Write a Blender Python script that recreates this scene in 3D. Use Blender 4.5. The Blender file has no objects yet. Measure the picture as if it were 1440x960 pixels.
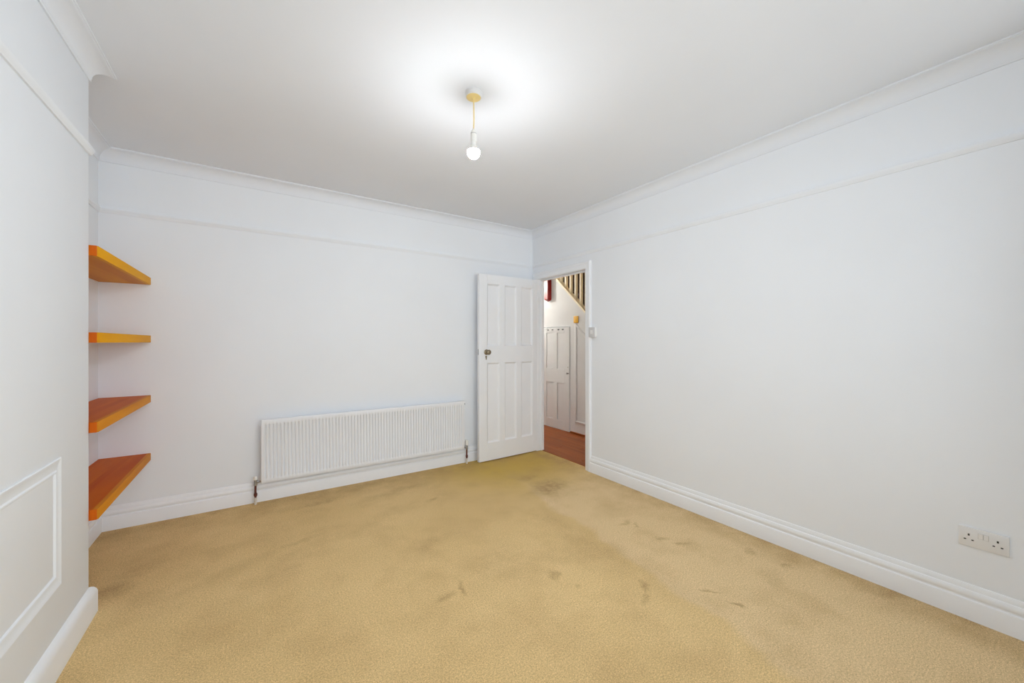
import bpy, bmesh, math, random
from mathutils import Vector, Matrix, Euler

random.seed(7)
S = bpy.context.scene
COL = S.collection
PI = math.pi

# ------------------------------------------------------------------ camera, sky, exposure
FPX = 542.7                      # focal length in pixels of the 1440 x 960 frame
CAMH = 1.26                      # camera height
TH = math.atan(360.0 / FPX)      # heading: turned right from the long wall direction
HORIZON = 480.5
cam_d = bpy.data.cameras.new('camera')
cam_d.sensor_width = 36.0
cam_d.lens = 36.0 * FPX / 1440.0
cam_d.shift_y = (HORIZON - 480.0) / 1440.0
cam_d.clip_start = 0.02
cam = bpy.data.objects.new('camera', cam_d)
COL.objects.link(cam)
cam.location = (0, 0, CAMH)
cam.rotation_euler = (PI / 2, 0, -TH)
S.camera = cam

SKY_STRENGTH = 4.95
BULB_STRENGTH = 470.0
ADDED_BULB_STRENGTH = 1400.0
world = bpy.data.worlds.new('overcast_sky')
S.world = world
world.use_nodes = True
bg = world.node_tree.nodes['Background']
bg.inputs['Color'].default_value = (0.90, 0.955, 1.0, 1)
bg.inputs['Strength'].default_value = SKY_STRENGTH

S.view_settings.view_transform = 'Standard'
S.view_settings.look = 'None'
S.view_settings.gamma = 1.0
S.view_settings.use_curve_mapping = False
S.view_settings.exposure = 0.18
S.cycles.use_denoising = True
S.cycles.max_bounces = 14
S.cycles.diffuse_bounces = 10
S.cycles.sample_clamp_indirect = 6.0

# light portal filling the bay window opening (guides sky light, emits nothing itself)
pd = bpy.data.lights.new('window_portal', 'AREA')
pd.shape = 'RECTANGLE'; pd.size = 2.94; pd.size_y = 1.5
pd.cycles.is_portal = True
po = bpy.data.objects.new('window_portal', pd)
COL.objects.link(po)
po.location = (0.97, -1.06, 1.5)
po.rotation_euler = (PI / 2, 0, 0)      # -Z of the lamp looks along +Y into the room
po.rotation_euler = (-PI / 2, 0, 0) if (Euler((PI / 2, 0, 0)).to_matrix() @ Vector((0, 0, -1))).y < 0 else (PI / 2, 0, 0)

for nm_, x_, rz_ in (('side_portal_a', -0.56, -PI / 2), ('side_portal_b', 2.50, PI / 2)):
    d_ = bpy.data.lights.new(nm_, 'AREA'); d_.shape = 'RECTANGLE'; d_.size = 0.72; d_.size_y = 1.5; d_.cycles.is_portal = True
    o_ = bpy.data.objects.new(nm_, d_); COL.objects.link(o_)
    o_.location = (x_, -0.66, 1.5); o_.rotation_euler = (PI / 2, 0, rz_)

# ------------------------------------------------------------------ pixel -> place helpers
R = (math.cos(TH), -math.sin(TH)); F = (math.sin(TH), math.cos(TH))
def ray(px):
    a = (px - 720.0) / FPX
    return (a * R[0] + F[0], a * R[1] + F[1])
def on_floor(px, py):
    t = CAMH * FPX / (py - HORIZON)
    r = ray(px)
    return (r[0] * t, r[1] * t)

# ------------------------------------------------------------------ room dimensions (metres)
XR, YB = 2.714, 3.652            # right wall, back wall
XL = -0.873                      # alcove wall
XC, YC0, YC1 = -0.642, 1.10, 2.56   # chimney breast face and its two ends
YF = -0.12                       # front wall; the bay lies beyond it
ZC = 2.545                       # ceiling
DO0, DO1, DOH = 2.771, 3.552, 1.978  # door opening
WT = 0.09                        # partition thickness
XH = 3.645                       # far wall of the hall
XS = 4.50                        # far wall of the staircase
BX0, BX1, BY = -0.50, 2.44, -1.0 # bay

# ------------------------------------------------------------------ materials
def newmat(name):
    m = bpy.data.materials.new(name); m.use_nodes = True
    nt = m.node_tree
    return m, nt, nt.nodes['Principled BSDF']
def paint(name, col, rough=0.5, var=0.03, vscale=3.0, bump=0.0, bscale=200.0, metal=0.0, spec=0.5, bdist=0.002):
    m, nt, b = newmat(name)
    b.inputs['Roughness'].default_value = rough
    b.inputs['Metallic'].default_value = metal
    b.inputs['Specular IOR Level'].default_value = spec
    tc = nt.nodes.new('ShaderNodeTexCoord')
    n = nt.nodes.new('ShaderNodeTexNoise'); n.inputs['Scale'].default_value = vscale; n.inputs['Detail'].default_value = 4
    nt.links.new(tc.outputs['Object'], n.inputs['Vector'])
    mr = nt.nodes.new('ShaderNodeMapRange')
    mr.inputs['From Min'].default_value = 0.3; mr.inputs['From Max'].default_value = 0.7
    mr.inputs['To Min'].default_value = 1 - var; mr.inputs['To Max'].default_value = 1 + var
    nt.links.new(n.outputs['Fac'], mr.inputs['Value'])
    mx = nt.nodes.new('ShaderNodeMix'); mx.data_type = 'RGBA'; mx.blend_type = 'MULTIPLY'
    mx.inputs['Factor'].default_value = 1.0
    mx.inputs[6].default_value = (*col, 1)
    nt.links.new(mr.outputs['Result'], mx.inputs[7])
    nt.links.new(mx.outputs[2], b.inputs['Base Color'])
    if bump:
        n2 = nt.nodes.new('ShaderNodeTexNoise'); n2.inputs['Scale'].default_value = bscale; n2.inputs['Detail'].default_value = 3
        nt.links.new(tc.outputs['Object'], n2.inputs['Vector'])
        bp = nt.nodes.new('ShaderNodeBump'); bp.inputs['Strength'].default_value = bump; bp.inputs['Distance'].default_value = bdist
        nt.links.new(n2.outputs['Fac'], bp.inputs['Height'])
        nt.links.new(bp.outputs['Normal'], b.inputs['Normal'])
    return m
def wood(name, c0, c1, axis='Y', rough=0.5, scale=14.0, spec=0.12):
    m, nt, b = newmat(name)
    b.inputs['Roughness'].default_value = rough
    b.inputs['Specular IOR Level'].default_value = spec
    tc = nt.nodes.new('ShaderNodeTexCoord')
    mp = nt.nodes.new('ShaderNodeMapping')
    sc = {'X': (0.08, 1, 1), 'Y': (1, 0.08, 1), 'Z': (1, 1, 0.08)}[axis]
    mp.inputs['Scale'].default_value = sc
    nt.links.new(tc.outputs['Object'], mp.inputs['Vector'])
    oi = nt.nodes.new('ShaderNodeObjectInfo')
    ad = nt.nodes.new('ShaderNodeVectorMath'); ad.operation = 'ADD'
    nt.links.new(mp.outputs['Vector'], ad.inputs[0]); nt.links.new(oi.outputs['Random'], ad.inputs[1])
    n = nt.nodes.new('ShaderNodeTexNoise'); n.inputs['Scale'].default_value = scale
    n.inputs['Detail'].default_value = 6; n.inputs['Distortion'].default_value = 0.6
    nt.links.new(ad.outputs['Vector'], n.inputs['Vector'])
    cr = nt.nodes.new('ShaderNodeValToRGB')
    cr.color_ramp.elements[0].position = 0.32; cr.color_ramp.elements[0].color = (*c0, 1)
    cr.color_ramp.elements[1].position = 0.68; cr.color_ramp.elements[1].color = (*c1, 1)
    nt.links.new(n.outputs['Fac'], cr.inputs['Fac'])
    nt.links.new(cr.outputs['Color'], b.inputs['Base Color'])
    return m
def emit(name, col, strength):
    m = bpy.data.materials.new(name); m.use_nodes = True
    nt = m.node_tree; nt.nodes.clear()
    o = nt.nodes.new('ShaderNodeOutputMaterial'); e = nt.nodes.new('ShaderNodeEmission')
    e.inputs['Color'].default_value = (*col, 1); e.inputs['Strength'].default_value = strength
    nt.links.new(e.outputs[0], o.inputs['Surface'])
    return m
def glassmat(name):
    m = bpy.data.materials.new(name); m.use_nodes = True
    nt = m.node_tree; nt.nodes.clear()
    o = nt.nodes.new('ShaderNodeOutputMaterial')
    t = nt.nodes.new('ShaderNodeBsdfTransparent'); g = nt.nodes.new('ShaderNodeBsdfGlossy'); g.inputs['Roughness'].default_value = 0.02
    f = nt.nodes.new('ShaderNodeFresnel'); f.inputs['IOR'].default_value = 1.45
    mx = nt.nodes.new('ShaderNodeMixShader')
    nt.links.new(f.outputs[0], mx.inputs[0]); nt.links.new(t.outputs[0], mx.inputs[1]); nt.links.new(g.outputs[0], mx.inputs[2])
    nt.links.new(mx.outputs[0], o.inputs['Surface'])
    return m

def carpet_mat():
    m, nt, b = newmat('beige_carpet')
    N = nt.nodes; L = nt.links
    b.inputs['Roughness'].default_value = 0.95
    b.inputs['Specular IOR Level'].default_value = 0.1
    tc = N.new('ShaderNodeTexCoord')
    P = tc.outputs['Object']
    def noise(scale, detail=5, rough=0.55, src=P):
        n = N.new('ShaderNodeTexNoise'); n.inputs['Scale'].default_value = scale
        n.inputs['Detail'].default_value = detail; n.inputs['Roughness'].default_value = rough
        L.new(src, n.inputs['Vector']); return n
    def math_(op, a, c=None, clamp=False):
        x = N.new('ShaderNodeMath'); x.operation = op; x.use_clamp = clamp
        for i, v in enumerate((a, c)):
            if v is None: continue
            if isinstance(v, (int, float)): x.inputs[i].default_value = v
            else: L.new(v, x.inputs[i])
        return x.outputs[0]
    def mapr(v, a, c, d, e, smooth=False):
        x = N.new('ShaderNodeMapRange'); x.inputs['From Min'].default_value = a; x.inputs['From Max'].default_value = c
        x.inputs['To Min'].default_value = d; x.inputs['To Max'].default_value = e
        if smooth: x.interpolation_type = 'SMOOTHSTEP'
        L.new(v, x.inputs['Value']); return x.outputs['Result']
    def mix(f, a, c, mode='MIX'):
        x = N.new('ShaderNodeMix'); x.data_type = 'RGBA'; x.blend_type = mode
        if isinstance(f, (int, float)): x.inputs['Factor'].default_value = f
        else: L.new(f, x.inputs['Factor'])
        for i, v in ((6, a), (7, c)):
            if isinstance(v, tuple): x.inputs[i].default_value = (*v, 1)
            else: L.new(v, x.inputs[i])
        return x.outputs[2]
    sep = N.new('ShaderNodeSeparateXYZ'); L.new(P, sep.inputs[0])
    X, Y = sep.outputs[0], sep.outputs[1]
    # warped coordinates for stain outlines
    wn = noise(7.0, 4)
    sub = N.new('ShaderNodeVectorMath'); sub.operation = 'SUBTRACT'; L.new(wn.outputs['Color'], sub.inputs[0]); sub.inputs[1].default_value = (0.5, 0.5, 0.5)
    scl = N.new('ShaderNodeVectorMath'); scl.operation = 'SCALE'; L.new(sub.outputs[0], scl.inputs[0]); scl.inputs['Scale'].default_value = 0.16
    wp = N.new('ShaderNodeVectorMath'); wp.operation = 'ADD'; L.new(P, wp.inputs[0]); L.new(scl.outputs[0], wp.inputs[1])
    # broad tones: straw yellow in the traffic area by the door, paler beige strip along the right wall
    base = mix(mapr(noise(0.9, 4).outputs['Fac'], 0.35, 0.65, 0, 1), CARPET_A, CARPET_B)
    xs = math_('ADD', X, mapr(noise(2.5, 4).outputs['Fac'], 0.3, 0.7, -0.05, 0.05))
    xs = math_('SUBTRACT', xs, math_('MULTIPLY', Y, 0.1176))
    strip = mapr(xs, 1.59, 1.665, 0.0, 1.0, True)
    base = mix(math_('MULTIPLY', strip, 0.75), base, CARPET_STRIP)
    # ochre by the door and the back wall
    dd = N.new('ShaderNodeVectorMath'); dd.operation = 'DISTANCE'; L.new(wp.outputs[0], dd.inputs[0]); dd.inputs[1].default_value = (2.25, 3.45, 0)
    base = mix(mapr(dd.outputs['Value'], 0.25, 1.15, 0.85, 0.0, True), base, CARPET_OCHRE)
    # dull walked-in patches
    pn = mapr(noise(3.2, 6, 0.62).outputs['Fac'], 0.46, 0.74, 0.0, 0.42)
    base = mix(pn, base, CARPET_SOIL)
    # soiling along the skirtings
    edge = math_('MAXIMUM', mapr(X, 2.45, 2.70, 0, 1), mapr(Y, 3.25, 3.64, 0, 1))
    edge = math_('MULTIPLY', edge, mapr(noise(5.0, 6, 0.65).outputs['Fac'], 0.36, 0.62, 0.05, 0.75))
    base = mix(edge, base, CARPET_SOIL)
    # separate marks: (pixel in the photo, radius along/across, turn, strength)
    marks = [((772, 684), .22, .14, .6, .62), ((742, 672), .12, .07, .2, .35), ((652, 826), .05, .022, 1.2, .55), ((627, 838), .055, .03, .4, .42),
             ((905, 822), .05, .03, .9, .5), ((780, 806), .055, .025, 1.3, .5), ((810, 822), .03, .02, .3, .3), ((880, 735), .05, .022, .2, .4),
             ((893, 738), .03, .014, .2, .6), ((932, 757), .06, .02, -.7, .45), ((962, 765), .055, .022, -.5, .5), ((1053, 773), .05, .03, .1, .38),
             ((1113, 797), .035, .02, -.3, .5), ((1000, 830), .06, .012, -1.0, .55), ((1042, 854), .03, .01, -.9, .65),
             ((905, 838), .04, .025, 0.5, .4), ((1085, 812), .10, .06, .3, .22), ((610, 703), .06, .03, .3, .35), ((450, 706), .20, .05, .15, .35),
             ((560, 690), .30, .06, .15, .30), ((160, 830), .10, .09, .4, .40), ((200, 800), .16, .08, .4, .28), ((420, 762), .16, .03, .3, .25),
             ((600, 765), .10, .06, .8, .25), ((700, 790), .30, .20, .8, .16), ((330, 800), .25, .06, .5, .18), ((1250, 835), .12, .03, -.8, .3), ((835, 770), .42, .16, 1.45, .17), ((930, 820), .30, .12, 1.45, .13)]  # last two are long darker bands beside the strip edge
    acc = None
    for (px, py), ra, rb, rot, st in marks:
        x, y = on_floor(px, py)
        mp = N.new('ShaderNodeMapping'); mp.vector_type = 'TEXTURE'
        mp.inputs['Location'].default_value = (x, y, 0); mp.inputs['Rotation'].default_value = (0, 0, rot)
        mp.inputs['Scale'].default_value = (ra, rb, 1)
        L.new(wp.outputs[0], mp.inputs['Vector'])
        ln = N.new('ShaderNodeVectorMath'); ln.operation = 'LENGTH'; L.new(mp.outputs[0], ln.inputs[0])
        v = mapr(ln.outputs['Value'], 0.15, 1.5, st, 0.0, True)
        acc = v if acc is None else math_('MAXIMUM', acc, v)
    acc = math_('MULTIPLY', acc, mapr(noise(24.0, 4, 0.6).outputs['Fac'], 0.35, 0.6, 0.45, 1.0))
    base = mix(acc, base, CARPET_STAIN_BAND)
    # pile speckle and specks
    fine = noise(260.0, 3, 0.7)
    base = mix(1.0, base, mix(mapr(fine.outputs['Fac'], 0.3, 0.7, 0, 1), (0.74, 0.73, 0.71), (1.18, 1.18, 1.18)), 'MULTIPLY')
    mid = noise(130.0, 4, 0.75)
    base = mix(1.0, base, mix(mapr(mid.outputs['Fac'], 0.3, 0.7, 0, 1), (0.70, 0.68, 0.65), (1.20, 1.20, 1.20)), 'MULTIPLY')
    L.new(base, b.inputs['Base Color'])
    bp = N.new('ShaderNodeBump'); bp.inputs['Strength'].default_value = 0.25; bp.inputs['Distance'].default_value = 0.003
    L.new(fine.outputs['Fac'], bp.inputs['Height']); L.new(bp.outputs['Normal'], b.inputs['Normal'])
    return m
CARPET_A = (0.77, 0.565, 0.285); CARPET_B = (0.69, 0.495, 0.235)
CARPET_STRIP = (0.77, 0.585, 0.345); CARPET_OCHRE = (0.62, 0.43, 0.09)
CARPET_SOIL = (0.47, 0.315, 0.145); CARPET_STAIN_BAND = (0.31, 0.195, 0.085)

M = {
    'wall': paint('white_emulsion_wall', (0.813, 0.845, 0.885), 0.75, 0.012, 2.0, 0.10, 170, spec=0.25),
    'ceil': paint('white_emulsion_ceiling', (0.785, 0.815, 0.860), 0.85, 0.012, 1.5, 0.06, 120, spec=0.2),
    'gloss': paint('white_gloss_paint', (0.85, 0.873, 0.905), 0.38, 0.01, 6.0, 0.05, 60),
    'door': paint('white_satin_door_paint', (0.84, 0.863, 0.895), 0.42, 0.012, 5.0, 0.06, 90),
    'rad': paint('white_radiator_enamel', (0.79, 0.81, 0.845), 0.40, 0.01, 4.0),
    'plastic': paint('white_plastic', (0.76, 0.76, 0.76), 0.35, 0.0),
    'plastic2': paint('warm_white_plastic', (0.83, 0.82, 0.78), 0.3, 0.0),
    'greyplastic': paint('light_grey_plastic', (0.45, 0.45, 0.45), 0.45, 0.0),
    'switchgrey': paint('pale_grey_switch_plastic', (0.60, 0.60, 0.61), 0.4, 0.0),
    'dark': paint('black_slot', (0.012, 0.012, 0.012), 0.6, 0.0),
    'chrome': paint('dull_chrome', (0.42, 0.43, 0.44), 0.28, 0.1, 40, metal=1.0),
    'brass': paint('aged_brass', (0.30, 0.25, 0.17), 0.32, 0.25, 60, metal=1.0),
    'copper': paint('dark_painted_copper', (0.10, 0.022, 0.016), 0.45, 0.3, 80),
    'pipewhite': paint('chipped_white_pipe_paint', (0.68, 0.64, 0.58), 0.5, 0.2, 90),
    'cream': paint('yellowed_cord_plastic', (0.84, 0.66, 0.27), 0.4, 0.03, 30),
    'rosewhite': paint('white_rose_plastic', (0.70, 0.70, 0.70), 0.4, 0.02, 20),
    'shelfA': wood('honey_stained_pine_board', (0.58, 0.20, 0.004), (0.68, 0.28, 0.006)),
    'lipA': wood('honey_stained_pine_lipping', (0.68, 0.30, 0.004), (0.76, 0.37, 0.006)),
    'shelfB': wood('red_stained_pine_board', (0.50, 0.085, 0.003), (0.62, 0.145, 0.005)),
    'lipB': wood('orange_stained_pine_lipping', (0.56, 0.19, 0.010), (0.66, 0.26, 0.016)),
    'endgrain': wood('red_stained_end_grain', (0.52, 0.085, 0.003), (0.62, 0.13, 0.005), 'Z'),
    'plank': wood('red_brown_laminate', (0.20, 0.050, 0.010), (0.33, 0.092, 0.018), 'Y', 0.35, 10.0),
    'mahog': paint('dark_red_gloss_wood', (0.28, 0.007, 0.005), 0.35, 0.15, 12),
    'hallwall': paint('off_white_hall_paint', (0.73, 0.735, 0.73), 0.6, 0.02, 3.0, 0.06, 120),
    'halltrim': paint('off_white_hall_gloss', (0.75, 0.755, 0.75), 0.42, 0.02, 5.0),
    'baluster': paint('cream_baluster_paint', (0.88, 0.79, 0.58), 0.45, 0.04, 12),
    'stairyellow': paint('warm_lit_stairwell', (0.62, 0.36, 0.05), 0.7, 0.06, 3.0),  # warm light on the stair wall is put into this yellow
    'stairdark': paint('dark_brown_stair_tone', (0.030, 0.010, 0.006), 0.6, 0.3, 5.0),
    'yellowplate': paint('yellow_brass_plate', (0.74, 0.40, 0.015), 0.4, 0.08, 40),
    'greystrip': paint('grey_strip', (0.34, 0.33, 0.33), 0.6, 0.05, 8.0),
    'bulb': emit('lit_bulb_glass', (0.965, 0.985, 1.0), BULB_STRENGTH),
    'addedbulb': emit('added_bulb_glow', (1.0, 0.96, 0.89), ADDED_BULB_STRENGTH),  # glow of the two lamps added out of view
    'glass': glassmat('window_glass'),
}
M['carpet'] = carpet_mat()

# ------------------------------------------------------------------ mesh helpers
class MB:
    def __init__(s): s.v = []; s.f = []
    def add(s, vs, fs):
        o = len(s.v); s.v += [tuple(map(float, v)) for v in vs]; s.f += [tuple(i + o for i in f) for f in fs]; return s
    def box(s, x0, x1, y0, y1, z0, z1, bev=0.0, seg=1):
        if bev <= 0:
            return s.add([(x0, y0, z0), (x1, y0, z0), (x1, y1, z0), (x0, y1, z0), (x0, y0, z1), (x1, y0, z1), (x1, y1, z1), (x0, y1, z1)],
                         [(0, 3, 2, 1), (4, 5, 6, 7), (0, 1, 5, 4), (1, 2, 6, 5), (2, 3, 7, 6), (3, 0, 4, 7)])
        bm = bmesh.new(); bmesh.ops.create_cube(bm, size=1)
        for v in bm.verts:
            v.co = Vector(((x0 + x1) / 2 + v.co.x * (x1 - x0), (y0 + y1) / 2 + v.co.y * (y1 - y0), (z0 + z1) / 2 + v.co.z * (z1 - z0)))
        bmesh.ops.bevel(bm, geom=list(bm.edges), offset=bev, segments=seg, affect='EDGES', profile=0.5)
        bm.verts.index_update()
        s.add([v.co for v in bm.verts], [[v.index for v in f.verts] for f in bm.faces]); bm.free(); return s
    def prism(s, pts, fn, a, b):
        """closed 2-D outline pts swept from a to b; fn(u, v, w) -> xyz"""
        n = len(pts)
        vs = [fn(u, v, a) for u, v in pts] + [fn(u, v, b) for u, v in pts]
        fs = [tuple(range(n))[::-1], tuple(range(n, 2 * n))] + [(i, (i + 1) % n, n + (i + 1) % n, n + i) for i in range(n)]
        return s.add(vs, fs)
    def lathe(s, prof, c, axis='Z', n=24):
        """prof: (radius, height) pairs"""
        vs = []; fs = []
        for r, h in prof:
            for k in range(n):
                a = 2 * PI * k / n; u, v = r * math.cos(a), r * math.sin(a)
                p = {'Z': (u, v, h), 'Y': (u, h, v), 'X': (h, u, v)}[axis]
                vs.append((c[0] + p[0], c[1] + p[1], c[2] + p[2]))
        m = len(prof)
        for i in range(m - 1):
            for k in range(n):
                fs.append((i * n + k, i * n + (k + 1) % n, (i + 1) * n + (k + 1) % n, (i + 1) * n + k))
        fs.append(tuple(range(n))); fs.append(tuple(range((m - 1) * n, m * n)))
        return s.add(vs, fs)
    def tube(s, pts, r, n=12):
        pts = [Vector(p) for p in pts]; vs = []; fs = []
        for i, p in enumerate(pts):
            d = (pts[min(i + 1, len(pts) - 1)] - pts[max(i - 1, 0)]).normalized()
            up = Vector((0, 1, 0)) if abs(d.y) < 0.9 else Vector((1, 0, 0))
            a = d.cross(up).normalized(); c = d.cross(a).normalized()
            for k in range(n):
                t = 2 * PI * k / n; vs.append(p + a * r * math.cos(t) + c * r * math.sin(t))
        for i in range(len(pts) - 1):
            for k in range(n):
                fs.append((i * n + k, i * n + (k + 1) % n, (i + 1) * n + (k + 1) % n, (i + 1) * n + k))
        fs.append(tuple(range(n))); fs.append(tuple(range((len(pts) - 1) * n, len(pts) * n)))
        return s.add(vs, fs)
    def mesh(s, name, mat, origin=(0, 0, 0), smooth=30):
        me = bpy.data.meshes.new(name)
        me.from_pydata([(x - origin[0], y - origin[1], z - origin[2]) for x, y, z in s.v], [], s.f)
        bm = bmesh.new(); bm.from_mesh(me); bmesh.ops.recalc_face_normals(bm, faces=bm.faces[:]); bm.to_mesh(me); bm.free()
        if smooth:
            for p in me.polygons: p.use_smooth = True
            me.set_sharp_from_angle(angle=math.radians(smooth))
        me.materials.append(M[mat]); return me
    def base(s):
        xs, ys, zs = zip(*s.v)
        return ((min(xs) + max(xs)) / 2, (min(ys) + max(ys)) / 2, min(zs))

def tag(o, label=None, cat=None, group=None, kind=None):
    if label: o['label'] = label
    if cat: o['category'] = cat
    if group: o['group'] = group
    if kind: o['kind'] = kind
    return o
ORG = {}
def thing(name, loc, label=None, cat=None, group=None, kind=None, rotz=0.0):
    e = bpy.data.objects.new(name, None); COL.objects.link(e)
    e.location = loc; e.rotation_euler = (0, 0, rotz); e.empty_display_size = 0.1
    ORG[e.name] = (0, 0, 0) if rotz else tuple(loc)
    return tag(e, label, cat, group, kind)
def part(name, mb, mat, parent, smooth=30, label=None):
    org = ORG[parent.name]
    o = bpy.data.objects.new(name, mb.mesh(name, mat, org, smooth)); COL.objects.link(o)
    o.parent = parent; ORG[o.name] = org
    if label: o['label'] = label
    return o
def single(name, mb, mat, label=None, cat=None, group=None, kind=None, smooth=30, at_base=True):
    org = mb.base() if at_base else (0, 0, 0)
    o = bpy.data.objects.new(name, mb.mesh(name, mat, org, smooth)); COL.objects.link(o)
    o.location = org; ORG[o.name] = org
    return tag(o, label, cat, group, kind)
def structure(name, mb, mat, label=None, smooth=30, cat=None):
    return single(name, mb, mat, label, cat, kind='structure', smooth=smooth, at_base=False)

def sweep(mb, prof, pts, segs=None):
    """prof: closed (out, z) outline; pts: wall line walked with the room on the right; mitred corners"""
    n = len(pts) - 1
    nor = []
    for i in range(n):
        d = Vector((pts[i + 1][0] - pts[i][0], pts[i + 1][1] - pts[i][1])).normalized(); nor.append(Vector((d.y, -d.x)))
    mit = []
    for i in range(n + 1):
        if i == 0: m = nor[0]
        elif i == n: m = nor[-1]
        else: m = (nor[i - 1] + nor[i]) / (1 + nor[i - 1].dot(nor[i]))
        mit.append(m)
    for i in (range(n) if segs is None else segs):
        k = len(prof); vs = []
        for j in (i, i + 1):
            vs += [(pts[j][0] + mit[j].x * o, pts[j][1] + mit[j].y * o, z) for o, z in prof]
        mb.add(vs, [tuple(range(k))[::-1], tuple(range(k, 2 * k))] + [(a, (a + 1) % k, k + (a + 1) % k, k + a) for a in range(k)])
    return mb

# ------------------------------------------------------------------ room shell
# carpeted floor (runs into the doorway and the bay)
fl = MB()
outline = [(-0.95, BY - 0.1), (BX1 + 0.1, BY - 0.1), (BX1 + 0.1, YF - 0.1), (XR, YF - 0.1), (XR, DO0 - 0.02), (2.782, DO0 - 0.02), (2.782, DO1 + 0.02), (XR, DO1 + 0.02), (XR, YB), (-0.95, YB)]
fl.prism(outline, lambda u, v, w: (u, v, w), -0.06, 0.0)
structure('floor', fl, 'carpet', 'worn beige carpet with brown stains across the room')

structure('ceiling', MB().box(-1.1, XR + WT, BY - 0.2, YB + 0.1, ZC, ZC + 0.1), 'ceil', 'plain white ceiling of the room')
structure('wall_back', MB().box(-1.1, XR + WT, YB, YB + 0.12, 0, ZC), 'wall', 'white wall behind the radiator')
wr = MB()
wr.box(XR, XR + WT, YF - 0.12, DO0 - 0.025, 0, ZC)
wr.box(XR, XR + WT, DO0 - 0.025, DO1 + 0.025, DOH + 0.025, ZC)
wr.box(XR, XR + WT, DO1 + 0.025, YB, 0, ZC)
structure('wall_right', wr, 'wall', 'long white wall with the doorway and double socket')
structure('wall_left', MB().box(XL - 0.12, XL, YF - 0.12, YB, 0, ZC), 'wall', 'white alcove wall holding the orange shelves')
chim = structure('wall_chimney', MB().box(XL, XC, YC0, YC1, 0, ZC, 0.004, 2), 'wall', 'white chimney breast with a framed moulding')
wf = MB()
wf.box(XL - 0.12, BX0, YF - 0.12, YF, 0, ZC); wf.box(BX1, XR, YF - 0.12, YF, 0, ZC)
for xa in (BX0 - 0.12, BX1):
    wf.box(xa, xa + 0.12, BY - 0.12, YF - 0.12, 0, 0.74); wf.box(xa, xa + 0.12, BY - 0.12, YF - 0.12, 2.26, ZC)
    wf.box(xa, xa + 0.12, BY - 0.12, BY - 0.02, 0.74, 2.26); wf.box(xa, xa + 0.12, YF - 0.18, YF - 0.12, 0.74, 2.26)
wf.box(BX0, BX1, BY - 0.12, BY, 0, 0.74); wf.box(BX0, BX1, BY - 0.12, BY, 2.26, ZC)
structure('wall_front', wf, 'wall', 'white wall around the bay window')

# bay window: frame, mullions, sill and three panes
win = thing('window_1', ((BX0 + BX1) / 2, BY - 0.06, 0.74), 'white framed bay window with three panes', None, kind='structure')
w = BX1 - BX0
f = MB(); f.box(BX0, BX1, BY - 0.09, BY - 0.03, 0.74, 0.80, 0.004); f.box(BX0, BX1, BY - 0.09, BY - 0.03, 2.20, 2.26, 0.004)
f.box(BX0, BX0 + 0.06, BY - 0.09, BY - 0.03, 0.80, 2.20, 0.004); f.box(BX1 - 0.06, BX1, BY - 0.09, BY - 0.03, 0.80, 2.20, 0.004)
part('window_frame', f, 'gloss', win)
for k in (1, 2):
    x = BX0 + w * k / 3; part('mullion', MB().box(x - 0.03, x + 0.03, BY - 0.09, BY - 0.03, 0.80, 2.20, 0.004), 'gloss', win)
for k in range(3):
    part('pane', MB().box(BX0 + w * k / 3 + 0.03, BX0 + w * (k + 1) / 3 - 0.03, BY - 0.063, BY - 0.059, 0.80, 2.20), 'glass', win)
part('window_sill', MB().box(BX0, BX1, BY - 0.03, BY + 0.10, 0.735, 0.765, 0.006), 'gloss', win)

for nm, xa, lb in (('window_2', BX0 - 0.06, 'added unseen side window of the bay on the chimney side'), ('window_3', BX1 + 0.06, 'added unseen side window of the bay by the socket wall')):  # side windows out of view, added to brighten the side walls
    wn_ = thing(nm, (xa, -0.65, 0.74), lb, None, kind='structure')
    y0, y1 = BY - 0.02, YF - 0.18
    f = MB(); f.box(xa - 0.03, xa + 0.03, y0, y1, 0.74, 0.80, 0.004); f.box(xa - 0.03, xa + 0.03, y0, y1, 2.20, 2.26, 0.004)
    f.box(xa - 0.03, xa + 0.03, y0, y0 + 0.05, 0.80, 2.20, 0.004); f.box(xa - 0.03, xa + 0.03, y1 - 0.05, y1, 0.80, 2.20, 0.004)
    part('window_frame', f, 'gloss', wn_)
    part('pane', MB().box(xa - 0.002, xa + 0.002, y0 + 0.05, y1 - 0.05, 0.80, 2.20), 'glass', wn_)

# mouldings that follow the walls
LINE = [(XL, YF), (XL, YC0), (XC, YC0), (XC, YC1), (XL, YC1), (XL, YB), (XR, YB), (XR, YF)]
cov = [(0, 2.462), (0.006, 2.462), (0.007, 2.474)]
for k in range(9):
    a = PI - (PI / 2) * k / 8; cov.append((0.069 + 0.061 * math.cos(a), 2.474 + 0.061 * math.sin(a)))
cov += [(0.070, 2.5375), (0.0765, 2.5375), (0.0765, ZC), (0, ZC)]
for nm, sg, lb in (('trim_1', [0, 1, 2, 3, 4], 'white cove cornice around the chimney breast and alcoves'), ('trim_2', [5], 'white cove cornice above the radiator wall'), ('trim_3', [6], 'white cove cornice along the wall with the socket')):
    structure(nm, sweep(MB(), cov, LINE, sg), 'ceil', lb)
rail = [(0, 2.122), (0.007, 2.122), (0.009, 2.129), (0.013, 2.134), (0.016, 2.142), (0.0165, 2.150), (0.014, 2.155), (0.0095, 2.156), (0.009, 2.165), (0, 2.168)]
for nm, sg, lb in (('trim_4', [0, 1, 2, 3, 4], 'white picture rail around the chimney breast and alcoves'), ('trim_5', [5], 'white picture rail above the radiator and door'), ('trim_6', [6], 'white picture rail running over the doorway')):
    structure(nm, sweep(MB(), rail, LINE, sg), 'wall', lb)
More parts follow.
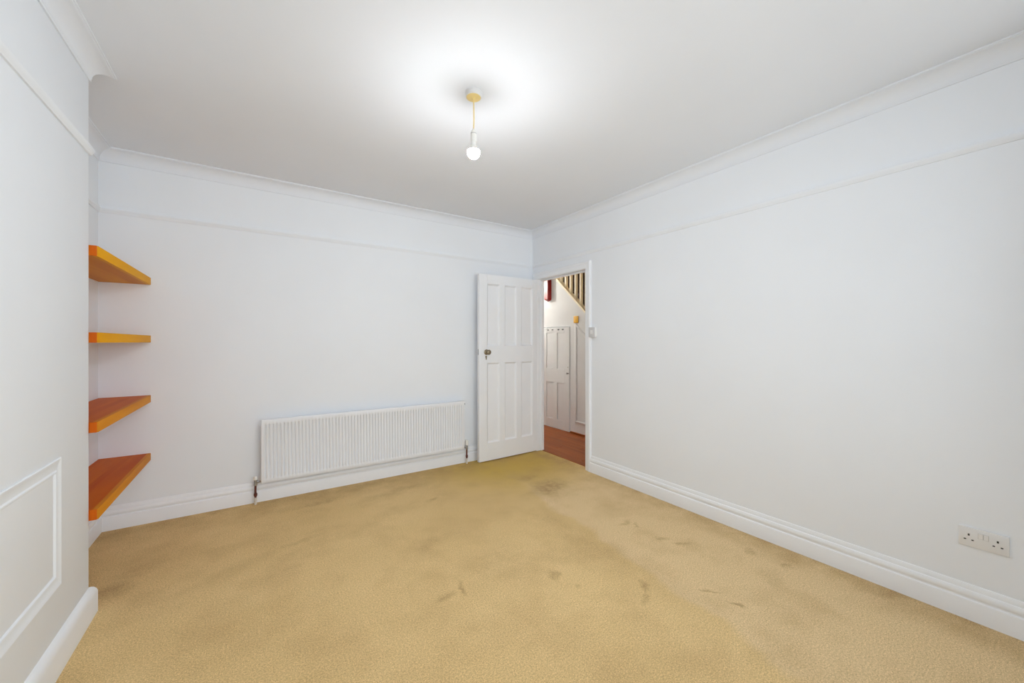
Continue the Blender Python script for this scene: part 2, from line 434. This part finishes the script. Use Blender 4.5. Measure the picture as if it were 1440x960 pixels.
skirt = [(0, 0), (0.022, 0), (0.022, 0.084), (0.0205, 0.089), (0.014, 0.093), (0.0135, 0.098), (0.017, 0.103), (0.0185, 0.111), (0.0175, 0.121), (0.0135, 0.129), (0.0085, 0.132), (0.008, 0.137), (0.007, 0.148), (0.004, 0.155), (0, 0.157)]
skirt_c = [(0, 0), (0.024, 0), (0.024, 0.095), (0.021, 0.108), (0.014, 0.120), (0.006, 0.127), (0, 0.129)]
LINE_S = LINE[:-1] + [(XR, DO0 - 0.073)]
structure('baseboard_back', sweep(MB(), skirt, LINE, [5]), 'gloss', 'white moulded skirting under the radiator')
structure('baseboard_right', sweep(MB(), skirt, [(XR, DO0 - 0.074), (XR, YF)]), 'gloss', 'white moulded skirting below the double socket')
structure('baseboard_alcove', sweep(MB(), skirt, LINE, [4]), 'gloss', 'white skirting inside the shelf alcove')
structure('baseboard_chimney', sweep(MB(), skirt_c, LINE, [1, 2, 3]), 'gloss', 'white rounded skirting around the chimney breast')
structure('baseboard_left', sweep(MB(), skirt, LINE, [0]), 'gloss', 'white skirting in the alcove beside the bay')

# framed moulding on the chimney breast (four mitred lengths), a part of it
def frame_mould(y0, y1, z0, z1, wdt, prof, x):
    """prof: (across 0..wdt from the outer edge, proud) -> four mitred pieces"""
    out = []
    cs = [(y0, z0), (y1, z0), (y1, z1), (y0, z1)]
    inn = [(1, 1), (-1, 1), (-1, -1), (1, -1)]
    for i in range(4):
        j = (i + 1) % 4; mb = MB(); k = len(prof); vs = []
        for c in (i, j):
            vs += [(x + p, cs[c][0] + inn[c][0] * a, cs[c][1] + inn[c][1] * a) for a, p in prof]
        mb.add(vs, [tuple(range(k))[::-1], tuple(range(k, 2 * k))] + [(a, (a + 1) % k, k + (a + 1) % k, k + a) for a in range(k)])
        out.append(mb)
    return out
pm = [(0, -0.002), (0, 0.004), (0.003, 0.0065), (0.008, 0.0055), (0.013, 0.003), (0.040, 0.003), (0.045, 0.0065), (0.051, 0.006), (0.056, 0.001), (0.056, -0.002)]
for mb in frame_mould(1.42, 2.241, 0.311, 0.808, 0.056, pm, XC):
    part('panel_moulding', mb, 'wall', chim)

# ------------------------------------------------------------------ doorway: lining, stop and casing
dl = MB()
dl.box(XR - 0.002, XR + WT + 0.002, DO0 - 0.025, DO0, 0, DOH, 0.002); dl.box(XR - 0.002, XR + WT + 0.002, DO1, DO1 + 0.025, 0, DOH, 0.002)
dl.box(XR - 0.002, XR + WT + 0.002, DO0 - 0.025, DO1 + 0.025, DOH, DOH + 0.025, 0.002)
lin = structure('trim_7', dl, 'door', 'white door lining in the doorway')
st = MB(); st.box(XR + 0.045, XR + 0.075, DO0, DO0 + 0.013, 0, DOH, 0.002); st.box(XR + 0.045, XR + 0.075, DO1 - 0.013, DO1, 0, DOH, 0.002)
st.box(XR + 0.045, XR + 0.075, DO0, DO1, DOH - 0.013, DOH, 0.002)
part('door_stop', st, 'door', lin)
CW = 0.072
cp = [(0, -0.001), (0, 0.012), (0.006, 0.016), (0.030, 0.018), (0.044, 0.018), (0.050, 0.023), (0.062, 0.024), (CW, 0.018), (CW, -0.001)]  # (across from the opening, proud)
casing = thing('trim_8', (XR, (DO0 + DO1) / 2, 0), 'white moulded casing around the doorway', None, kind='structure')
def cas_piece(p0, p1, dirs):
    k = len(cp); vs = []
    for (y, z), (dy, dz) in zip((p0, p1), dirs): vs += [(XR - p, y + dy * a, z + dz * a) for a, p in cp]
    return MB().add(vs, [tuple(range(k))[::-1], tuple(range(k, 2 * k))] + [(a, (a + 1) % k, k + (a + 1) % k, k + a) for a in range(k)])
part('casing_jamb', cas_piece((DO0 - 0.003, 0), (DO0 - 0.003, DOH + 0.003), ((-1, 0), (-1, 1))), 'door', casing)
part('casing_jamb', cas_piece((DO1 + 0.003, 0), (DO1 + 0.003, DOH + 0.003), ((1, 0), (1, 1))), 'door', casing)
part('casing_head', cas_piece((DO0 - 0.003, DOH + 0.003), (DO1 + 0.003, DOH + 0.003), ((-1, 1), (1, 1))), 'door', casing)

# ------------------------------------------------------------------ six-panel door, open against the back wall
HX, HY = 2.700, 3.547            # hinge edge of the visible face
phi = math.radians(2.3)
DW, DT = 0.776, 0.038
door = thing('door_1', (HX, HY, 0.0), 'open white six-panel door with a dark knob', None, kind='structure', rotz=phi)
ux, uy = math.cos(phi), math.sin(phi)
def door_u(px):                  # distance from the hinge edge of a pixel column on the leaf
    r = ray(px)
    # HX - s*ux = t*r0 ; HY - s*uy = t*r1
    s = (HX * r[1] - HY * r[0]) / (ux * r[1] - uy * r[0])
    return s
cols = [(door_u(703.0), door_u(685.2)), (door_u(726.6), door_u(709.8)), (door_u(749.0), door_u(733.2))]
rows = [(0.196, 1.038), (1.215, 1.872)]
leaf = MB()
Z0, Z1 = 0.010, 1.970
us = sorted([0, DW] + [u for c in cols for u in c])
def dbox(u0, u1, z0, z1, y0=0.0, y1=DT, bev=0.0025): return MB().box(-u1, -u0, y0, y1, z0, z1, bev)
cs = sorted(cols)
part('stile', dbox(0, cs[0][0], Z0, Z1), 'door', door)
part('stile', dbox(cs[2][1], DW, Z0, Z1), 'door', door)
ia, ib = cs[0][0], cs[2][1]
for a, b_ in ((Z0, rows[0][0]), (rows[0][1], rows[1][0]), (rows[1][1], Z1)):
    part('rail', dbox(ia, ib, a, b_, bev=0.0008), 'door', door)
for (z0, z1) in rows:
    for a, b_ in ((cs[0][1], cs[1][0]), (cs[1][1], cs[2][0])):
        part('muntin', dbox(a, b_, z0, z1, bev=0.0008), 'door', door)
    for (u0, u1) in cs:
        pn = part('panel', dbox(u0 - 0.004, u1 + 0.004, z0 - 0.004, z1 + 0.004, 0.0155, DT - 0.012, 0), 'door', door)
        mo = MB(); e = 0.017
        prof = [(0, 0.001), (0.003, 0.0025), (0.006, 0.007), (0.012, 0.0115), (e, 0.016)]
        n = len(prof)
        vs = []
        for a, d in prof: vs += [(-u0 - a, d, z0 + a), (-u1 + a, d, z0 + a), (-u1 + a, d, z1 - a), (-u0 - a, d, z1 - a)]
        mo.add(vs, [(i * 4 + k, i * 4 + (k + 1) % 4, i * 4 + 4 + (k + 1) % 4, i * 4 + 4 + k) for i in range(n - 1) for k in range(4)])
        part('panel_moulding', mo, 'door', pn, smooth=20)
# knob with rose and keyhole drop
ku, kz = door_u(684.0), 1.152
hd = part('rose', MB().lathe([(0.0, -0.001), (0.029, -0.001), (0.029, -0.004), (0.024, -0.008), (0.012, -0.010), (0, -0.010)], (-ku, 0, kz), 'Y'), 'brass', door, label='aged brass rose')
part('knob', MB().lathe([(0.0, -0.008), (0.010, -0.008), (0.009, -0.025), (0.016, -0.031), (0.025, -0.040), (0.027, -0.050), (0.022, -0.058), (0.010, -0.062), (0, -0.0625)], (-ku, 0, kz), 'Y'), 'brass', hd, label='dark aged brass knob')
esc = MB(); esc.lathe([(0, 0.0), (0.010, 0.0), (0.010, -0.003), (0, -0.004)], (-ku - 0.004, 0, kz - 0.048), 'Y', 16); esc.box(-ku - 0.010, -ku + 0.002, -0.006, -0.001, kz - 0.078, kz - 0.048, 0.003)
part('keyhole_cover', esc, 'brass', door)
part('latch_plate', MB().box(-DW - 0.0015, -DW + 0.001, 0.012, 0.026, 1.125, 1.185, 0.0005), 'chrome', door)
for z in (0.25, 1.72):
    part('hinge', MB().lathe([(0.0, z), (0.007, z), (0.007, z + 0.1), (0, z + 0.1)], (0.004, -0.004, 0), 'Z', 10), 'door', door)

# ------------------------------------------------------------------ hall beyond the doorway
hf = structure('floor_hall', MB().box(2.782, XH + 0.06, 1.15, 6.3, -0.06, -0.004), 'stairdark', 'red-brown wooden hall floor')
x = 2.784; k = 0
pw = 0.0955
pmesh = None
while x < XH - 0.02:
    y = 1.2 + (k * 0.53) % 1.25
    for y0, y1 in ((1.2, y + 0.002), (y + 0.002, y + 1.27), (y + 1.272, y + 2.54), (y + 2.542, y + 3.81), (y + 3.812, 6.25)):
        if y1 - y0 < 0.08: continue
        part('plank', MB().box(x, min(x + pw - 0.002, XH), y0, y1 - 0.002, -0.004, 0.0, 0.0012), 'plank', hf, smooth=0)
    x += pw; k += 1
structure('trim_9', MB().prism([(2.770, 0.0), (2.772, 0.004), (2.779, 0.006), (2.788, 0.004), (2.790, 0.0)], lambda u, v, w_: (u, w_, v), DO0, DO1), 'plank', 'red-brown threshold strip in the doorway')

SL = (2.168 - 1.674) / (4.294 - 3.734)
def zs(y): return 1.674 + (y - 3.734) * SL          # top of the stair string
# spandrel wall under the stairs
sp = MB(); ytop = 3.734 + (2.6 - 1.674) / SL; ylow = 3.734 - 1.674 / SL
cy0, cy1, cz1 = 4.03, 4.625, 1.478                    # cupboard opening
T = lambda u, v, w_: (w_, u, v)
sp.prism([(ylow, 0), (cy0, 0), (cy0, zs(cy0) - 0.03), (ylow + 0.034, 0.0)], T, XH, XH + 0.06)
sp.prism([(cy0, cz1), (cy1, cz1), (cy1, zs(cy1) - 0.03), (cy0, zs(cy0) - 0.03)], T, XH, XH + 0.06)
sp.prism([(cy1, 0), (6.3, 0), (6.3, 2.6), (ytop, 2.6 - 0.03), (cy1, zs(cy1) - 0.03)], T, XH, XH + 0.06)
spw = structure('wall_hall', sp, 'hallwall', 'off-white panelled wall under the staircase')
# sloped panel moulding on the spandrel
def strip_loop(pts, wdt, proud):
    n = len(pts); out = []
    P2 = [Vector(p) for p in pts]
    cen = sum(P2, Vector((0, 0))) / n
    nor = []
    for i in range(n):
        d = (P2[(i + 1) % n] - P2[i]).normalized(); q = Vector((-d.y, d.x))
        if q.dot(cen - P2[i]) < 0: q = -q
        nor.append(q)
    mit = [(nor[i - 1] + nor[i]) / (1 + nor[i - 1].dot(nor[i])) for i in range(n)]
    prof = [(0, 0.001), (0, -proud * 0.6), (wdt * 0.3, -proud), (wdt * 0.7, -proud), (wdt, -proud * 0.3), (wdt, 0.001)]
    k = len(prof)
    for i in range(n):
        j = (i + 1) % n; vs = []
        for c in (i, j): vs += [(XH + p, P2[c].x + mit[c].x * a, P2[c].y + mit[c].y * a) for a, p in prof]
        out.append(MB().add(vs, [tuple(range(k))[::-1], tuple(range(k, 2 * k))] + [(a, (a + 1) % k, k + (a + 1) % k, k + a) for a in range(k)]))
    return out
for mb in strip_loop([(3.93, 0.15), (3.93, zs(3.93) - 0.315), (3.25, zs(3.25) - 0.315), (3.25, 0.15)], 0.035, 0.012):
    part('panel_moulding', mb, 'halltrim', spw)
structure('baseboard_hall', MB().box(XH - 0.012, XH, ylow + 0.05, cy0 - 0.01, 0, 0.024, 0.004), 'plank', 'thin red-brown beading along the hall wall')
# cupboard door under the stairs
cd = thing('door_2', (XH, (cy0 + cy1) / 2, 0.0), 'off-white four-panel cupboard door under the stairs', None, kind='structure')
a0, a1, zt = cy0 + 0.006, cy1 - 0.004, cz1 - 0.008
XD = XH - 0.010
def cb(y0, y1, z0, z1, x0=XD, x1=XD + 0.03, bev=0.002): return MB().box(x0, x1, y0, y1, z0, z1, bev)
pc = [(a0 + 0.10, a0 + 0.262), (a0 + 0.348, a1 - 0.075)]
pr = [(0.135, 0.672), (0.873, 1.392)]
part('stile', cb(a0, pc[0][0], 0.004, zt), 'halltrim', cd); part('stile', cb(pc[1][1], a1, 0.004, zt), 'halltrim', cd)
for z0, z1 in ((0.004, pr[0][0]), (pr[0][1], pr[1][0]), (pr[1][1], zt)): part('rail', cb(pc[0][0], pc[1][1], z0, z1, bev=0.0008), 'halltrim', cd)
for z0, z1 in pr:
    part('muntin', cb(pc[0][1], pc[1][0], z0, z1, bev=0.0008), 'halltrim', cd)
    for y0, y1 in pc: part('panel', cb(y0 - 0.003, y1 + 0.003, z0 - 0.003, z1 + 0.003, XD + 0.009, XD + 0.02, 0), 'halltrim', cd)
kb = part('knob', MB().lathe([(0, 0), (0.008, 0), (0.007, -0.012), (0.014, -0.02), (0.015, -0.028), (0.008, -0.034), (0, -0.035)], (XD, a0 + 0.022, 0.82), 'X', 16), 'chrome', cd)
part('keyhole', MB().lathe([(0, 0), (0.006, 0), (0.006, -0.002), (0, -0.0025)], (XD, a0 + 0.028, 0.905), 'X', 12), 'brass', cd)
for y in (4.166, 4.258, 4.395, 4.497):
    hk = MB(); hk.lathe([(0, 0), (0.010, 0), (0.010, -0.004), (0.004, -0.006), (0, -0.006)], (XD, y, 1.437), 'X', 12)
    hk.tube([(XD - 0.004, y, 1.437), (XD - 0.022, y, 1.432), (XD - 0.03, y, 1.44)], 0.0035, 8)
    part('coat_hook', hk, 'dark', cd)

# remaining hall shell
structure('wall_stair', MB().box(XS, XS + 0.1, 1.1, 6.4, -0.06, 5.0), 'stairyellow', 'wall beyond the balusters with warm light in its yellow colour')
structure('trim_10', MB().prism([(1.2, 0.6), (3.0, 1.75), (3.78, 2.26), (4.6, 2.20), (5.6, 2.50), (6.3, 2.50), (6.3, 0.0), (1.2, 0.0)], T, XS - 0.02, XS), 'stairdark', 'dark brown lower area behind the stair balusters')  # flat dark brown sheet over the lower stair wall
hw = MB(); hw.box(XR + WT, XS + 0.1, 1.05, 1.15, -0.06, 5.0); hw.box(XR + WT, XS + 0.1, 6.3, 6.4, -0.06, 5.0)
hw.box(XR + 0.02, XR + WT, YB + 0.12, 6.4, 0, ZC)
hw.box(XR, XR + WT, 1.05, 6.4, ZC + 0.1, 5.0)
structure('wall_hall_end', hw, 'hallwall', 'off-white walls closing the hall')
structure('ceiling_hall', MB().box(XR + WT, XH + 0.06, 1.1, 6.3, ZC, ZC + 0.1), 'hallwall', 'off-white hall ceiling')
structure('ceiling_stair', MB().box(XR, XS + 0.1, 1.05, 6.4, 4.9, 5.0), 'stairyellow', 'ceiling over the stairwell')

# staircase: string capping, balusters, treads, handrail and red newel
stc = thing('staircase', (XH + 0.03, 3.4, 0), 'cream-painted stair balusters above the cupboard seen through the doorway', 'staircase')
ya, yb = ylow + 0.06, ytop + 0.2
cap = MB(); cap.prism([(ya, zs(ya) - 0.03), (yb, zs(yb) - 0.03), (yb, zs(yb)), (ya, zs(ya))], T, XH - 0.014, XH + 0.075)
part('string_capping', cap, 'baluster', stc)
hr = MB(); hr.prism([(2.6, zs(2.6) + 0.80), (4.44, zs(4.44) + 0.80), (4.44, zs(4.44) + 0.86), (2.6, zs(2.6) + 0.86)], T, XH + 0.0, XH + 0.06)
part('handrail', hr, 'mahog', stc)
bal = None
for k in range(-1, 15):
    y = 4.245 - 0.1005 * k
    if bal is None:
        h = 0.016; y0 = y
        mb = MB(); mb.prism([(y - h, zs(y - h) - 0.004), (y + h, zs(y + h) - 0.004), (y + h, zs(y + h) + 0.81), (y - h, zs(y - h) + 0.81)], T, XH + 0.014, XH + 0.046)
        bal = part('baluster', mb, 'baluster', stc, smooth=0)
    else:
        o = bal.copy(); COL.objects.link(o); o.parent = stc
        o.location = (0, y - y0, (y - y0) * SL)
nw = MB(); ny = 4.482; nx0, nx1 = XH - 0.07, XH + 0.016
nw.box(nx0, nx1, ny - 0.043, ny + 0.043, 1.885, 3.2, 0.004)
nw.add([(nx0 + 0.004, ny - 0.04, 1.886), (nx1 - 0.004, ny - 0.04, 1.886), (nx1 - 0.004, ny + 0.04, 1.886), (nx0 + 0.004, ny + 0.04, 1.886), ((nx0 + nx1) / 2, ny, 1.855)], [(0, 1, 4), (1, 2, 4), (2, 3, 4), (3, 0, 4), (0, 3, 2, 1)])
part('newel_post', nw, 'mahog', stc, label='dark red newel post with pointed drop')
for k in range(13):
    y = ylow + 0.25 + k * 0.228; z = zs(y) - 0.06
    if z > 2.5: break
    part('tread', MB().box(XH + 0.06, XS - 0.02, y - 0.25, y, z - 0.04, z, 0.004), 'stairdark', stc)
    part('riser', MB().box(XH + 0.06, XS - 0.02, y - 0.012, y, z, z + 0.16), 'stairdark', stc)

# ------------------------------------------------------------------ corner shelves in the alcove
SX = -0.614
shelf_data = [(1.659, 1.707, 'A', 'topmost orange wooden alcove shelf showing its underside'),
              (1.256, 1.304, 'A', 'orange wooden alcove shelf seen edge-on, second from the top'),
              (0.839, 0.887, 'B', 'orange wooden alcove shelf, second from the floor'),
              (0.434, 0.482, 'B', 'red-orange wooden alcove shelf just above the skirting')]
for z0, z1, kind, lb in shelf_data:
    t = thing('alcove_shelf', ((XL + SX) / 2, (YC1 + YB) / 2, z0), lb, 'shelf', 'orange shelves in the alcove')
    g = 0.0015; c = 0.004
    part('board', MB().box(XL + g, SX - 0.018, YC1 + g, YB - g, z0, z1, 0.0008), 'shelf' + kind, t)
    lp = MB(); lp.prism([(SX - 0.018, YC1 + 0.008), (SX - c, YC1 + 0.008), (SX, YC1 + 0.008 + c), (SX, YB - g), (SX - 0.018, YB - g)], lambda u, v, w_: (u, v, w_), z0, z1)
    part('front_lipping', lp, 'lip' + kind, t, smooth=50)
    part('end_cap', MB().box(XC + 0.001, SX - 0.003, YC1 + 0.0005, YC1 + 0.0075, z0, z1, 0.0008), 'endgrain', t, label='redder end grain of the shelf')

# ------------------------------------------------------------------ radiator
RX0, RX1, RZ0, RZ1, RY = 0.032, 1.783, 0.160, 0.653, 3.567
rad = thing('radiator', ((RX0 + RX1) / 2, RY + 0.012, RZ0), 'long white ribbed panel radiator hung above the skirting', 'radiator')
nr = 68; pitch = 0.02515; m0 = (RX1 - RX0 - nr * pitch) / 2
xsv = [RX0 + 0.004, RX0 + m0 * 0.5]
dep = [0, 0]
for k in range(nr):
    for fx, d in ((0.10, 0), (0.17, 0.5), (0.24, 1), (0.46, 1), (0.53, 0.5), (0.60, 0)):
        xsv.append(RX0 + m0 + (k + fx) * pitch); dep.append(d)
xsv += [RX1 - m0 * 0.4, RX1 - 0.004]; dep += [0, 0]
zz = [(RZ0 + 0.004, 0), (RZ0 + 0.030, 0), (RZ0 + 0.0345, 0.4), (RZ0 + 0.040, 1), (RZ1 - 0.046, 1), (RZ1 - 0.0405, 0.4), (RZ1 - 0.036, 0), (RZ1 - 0.004, 0)]
DEP = 0.0095
pm_ = MB(); nx = len(xsv); vs = []; fs = []
for z, fz in zz:
    for xv, d in zip(xsv, dep): vs.append((xv, RY + DEP * d * fz, z))
nz = len(zz)
for j in range(nz - 1):
    for i in range(nx - 1): fs.append((j * nx + i, j * nx + i + 1, (j + 1) * nx + i + 1, (j + 1) * nx + i))
# rolled rim and flat back
ring0 = [j * nx for j in range(nz)] + [(nz - 1) * nx + i for i in range(1, nx)] + [j * nx + nx - 1 for j in range(nz - 2, -1, -1)] + [i for i in range(nx - 2, 0, -1)]
prev = ring0
cxr, czr = (RX0 + RX1) / 2, (RZ0 + RZ1) / 2
for out, yy in ((0.0028, 0.0012), (0.004, 0.004), (0.004, 0.016), (0.001, 0.019)):
    cur = []
    for idx in ring0:
        xv, _, z = vs[idx]
        dx = 0; dz = 0
        if abs(xv - xsv[0]) < 1e-6: dx = -1
        if abs(xv - xsv[-1]) < 1e-6: dx = 1
        if abs(z - zz[0][0]) < 1e-6: dz = -1
        if abs(z - zz[-1][0]) < 1e-6: dz = 1
        s_ = 0.72 if dx and dz else 1.0
        cur.append(len(vs)); vs.append((xv + dx * out * s_, RY + yy, z + dz * out * s_))
    L_ = len(ring0)
    for k in range(L_): fs.append((prev[k], prev[(k + 1) % L_], cur[(k + 1) % L_], cur[k]))
    prev = cur
fs.append(tuple(prev))
pm_.add(vs, fs)
part('front_panel', pm_, 'rad', rad, smooth=55)
# welded connecting bosses and hanging brackets behind
for xv in (RX0 + 0.25, RX1 - 0.25):
    bk = MB(); bk.box(xv - 0.02, xv + 0.02, RY + 0.018, YB - 0.001, RZ0 + 0.06, RZ1 - 0.06, 0.002)
    part('wall_bracket', bk, 'rad', rad)
# end tappings sit in the panel ends; bleed plug top right
part('bleed_plug', MB().lathe([(0, 0), (0.008, 0), (0.008, 0.010), (0.004, 0.013), (0, 0.013)], (RX1 - 0.002, RY + 0.010, RZ1 - 0.03), 'X', 12), 'chrome', rad)
def valve(xp, side, xr, capz, capr):
    """xp pipe column, side = direction from pipe to radiator, xr radiator end"""
    yp = RY + 0.027
    vb = MB(); zb = RZ0 + 0.012
    vb.lathe([(0, zb - 0.026), (0.011, zb - 0.026), (0.013, zb - 0.018), (0.011, zb - 0.010), (0.011, zb + 0.012), (0.013, zb + 0.014), (0.013, zb + 0.020), (0, zb + 0.020)], (xp, yp, 0), 'Z', 12)
    vb.tube([(xp, yp, zb), (xp + side * 0.012, yp - 0.004, zb + 0.002), (xr + side * 0.002, RY + 0.012, zb + 0.004)], 0.008, 12)
    xm = (xp + xr) / 2
    vb.lathe([(0, xm - 0.006), (0.012, xm - 0.006), (0.012, xm + 0.006), (0, xm + 0.006)], (0, yp - 0.008, zb + 0.003), 'X', 6)
    v = part('valve', vb, 'chrome', rad)
    part('valve_cap', MB().lathe([(0, zb + 0.018), (capr, zb + 0.018), (capr * 1.03, zb + 0.022), (capr * 0.95, zb + 0.018 + capz * 0.8), (capr * 0.8, zb + 0.018 + capz), (0, zb + 0.019 + capz)], (xp, yp, 0), 'Z', 16), 'plastic2', v)
    pp = MB(); pp.tube([(xp, yp, zb - 0.02), (xp - 0.001, yp, 0.10), (xp, yp, 0.052)], 0.0075, 10)
    pp.lathe([(0, 0.064), (0.011, 0.064), (0.012, 0.070), (0.012, 0.082), (0.010, 0.088), (0, 0.088)], (xp, yp, 0), 'Z', 8)
    part('pipe', pp, 'copper', rad, label='dark red-brown pipe')
    part('pipe_tail', MB().tube([(xp, yp, 0.054), (xp, yp, 0.0)], 0.009, 10), 'pipewhite', rad)
valve(-0.003, 1, RX0, 0.026, 0.014)
valve(1.822, -1, RX1, 0.050, 0.017)

# ------------------------------------------------------------------ pendant lamps
def pendant(x, y, label, bulbmat, rise=0.0):
    t = thing('pendant_light', (x, y, ZC), label, 'lamp', 'bare bulb pendants')
    part('ceiling_rose', MB().lathe([(0, ZC), (0.043, ZC), (0.043, ZC - 0.006), (0.041, ZC - 0.009), (0.041, ZC - 0.024), (0.039, ZC - 0.026), (0, ZC - 0.026)], (x, y, 0), 'Z', 32), 'rosewhite', t)
    part('rose_cover', MB().lathe([(0, ZC - 0.025), (0.0375, ZC - 0.025), (0.036, ZC - 0.028), (0.010, ZC - 0.031), (0.006, ZC - 0.036), (0, ZC - 0.036)], (x, y, 0), 'Z', 32), 'cream', t, label='yellowed cream rose cover')
    part('cord', MB().tube([(x, y, ZC - 0.03), (x + 0.001, y, 2.46), (x + 0.002, y, 2.41), (x, y, 2.352)], 0.0032, 8), 'cream', t)
    h = part('lamp_holder', MB().lathe([(0, 2.357), (0.005, 2.357), (0.008, 2.352), (0.0145, 2.338), (0.0150, 2.334), (0.0135, 2.333), (0.0135, 2.331), (0.0155, 2.330), (0.0158, 2.296), (0.0145, 2.288), (0, 2.288)], (x, y, 0), 'Z', 24), 'plastic2', t)
    part('holder_ring', MB().lathe([(0, 2.3335), (0.0152, 2.3335), (0.0152, 2.3310), (0, 2.3310)], (x, y, 0), 'Z', 24), 'greyplastic', h)
    part('bulb_collar', MB().lathe([(0, 2.289), (0.013, 2.289), (0.0135, 2.279), (0.017, 2.268), (0.0238, 2.2575), (0.0300, 2.2475), (0.0314, 2.2440), (0, 2.2440)], (x, y, 0), 'Z', 24), 'plastic2', t)
    pr_ = [(0, 2.2450)]
    for k in range(0, 11):
        a = math.radians(15 - 105 * k / 10); pr_.append((max(0.0004, 0.0325 * math.cos(a)), 2.2355 + 0.0315 * math.sin(a)))
    part('bulb', MB().lathe(pr_, (x, y, 0), 'Z', 24), bulbmat, t, smooth=60)
    t.location.z += rise
lr = ray(666); tl = 1.99
pendant(lr[0] * tl, lr[1] * tl, 'lit bare bulb hanging from a yellowed ceiling rose', 'bulb')
pendant(3.02, 5.35, 'added unseen bulb lighting the hall', 'addedbulb')  # unseen lamp added to light the hall

pendant(4.05, 2.30, 'added unseen bulb brightening the balusters from the stairwell', 'addedbulb', 4.9 - ZC)  # unseen lamp added to brighten the balusters

# ------------------------------------------------------------------ switches and sockets
# double socket on the right wall
sy0, sy1, sz0, sz1 = 0.2006, 0.3460, 0.330, 0.416
so = thing('double_socket', (XR, (sy0 + sy1) / 2, sz0), 'white double plug socket with two switches low on the wall', 'socket')
XF = XR - 0.0095
part('faceplate', MB().box(XF, XR + 0.0005, sy0, sy1, sz0, sz1, 0.0025, 2), 'plastic', so)
def sock_y(f): return sy1 - f * (sy1 - sy0)      # f from the doorway end
for c in (0.215, 0.785):
    y = sock_y(c)
    part('earth_slot', MB().box(XF - 0.0004, XF + 0.003, y - 0.0030, y + 0.0030, sz0 + 0.0485, sz0 + 0.0575), 'dark', so, smooth=0)
    for d in (-0.0113, 0.0113):
        part('pin_slot', MB().box(XF - 0.0004, XF + 0.003, y + d - 0.0036, y + d + 0.0036, sz0 + 0.029, sz0 + 0.0338), 'dark', so, smooth=0)
for c in (0.452, 0.560):
    y = sock_y(c)
    part('rocker_surround', MB().box(XF - 0.0003, XF + 0.001, y - 0.0078, y + 0.0078, sz0 + 0.0450, sz0 + 0.0700), 'greyplastic', so, smooth=0)
    part('switch_rocker', MB().prism([(XF + 0.002, sz0 + 0.046), (XF - 0.0012, sz0 + 0.046), (XF - 0.0032, sz0 + 0.069), (XF + 0.002, sz0 + 0.069)], lambda u, v, w_: (u, w_, v), y - 0.0068, y + 0.0068), 'plastic', so, smooth=0)
# light switch next to the door casing
lw = thing('light_switch', (XR, 2.667, 1.305), 'small white surface-mounted switch box beside the door casing', 'switch')
part('back_box', MB().box(XR - 0.022, XR, 2.629, 2.7045, 1.306, 1.398, 0.003, 2), 'plastic2', lw)
part('faceplate', MB().box(XR - 0.031, XR - 0.0215, 2.627, 2.7055, 1.304, 1.400, 0.003, 2), 'switchgrey', lw)
part('switch_rocker', MB().box(XR - 0.0345, XR - 0.030, 2.650, 2.682, 1.335, 1.372, 0.0015), 'plastic', lw)
# yellow plate on the hall wall
yp = thing('wall_plate', (XH, 3.905, 1.52), 'square yellow switch plate on the hall wall', 'switch')
part('faceplate', MB().box(XH - 0.012, XH + 0.0005, 3.862, 3.950, 1.518, 1.612, 0.004, 2), 'yellowplate', yp)
part('switch_rocker', MB().box(XH - 0.017, XH - 0.011, 3.899, 3.911, 1.552, 1.578, 0.002), 'yellowplate', yp)
# plain grey slab for an unidentified grey strip beside the cupboard
single('wall_strip', MB().box(XH - 0.02, XH - 0.0005, 4.632, 5.0, 0.73, 1.272, 0.003), 'greystrip', 'tall grey strip on the hall wall beside the cupboard door', 'board')
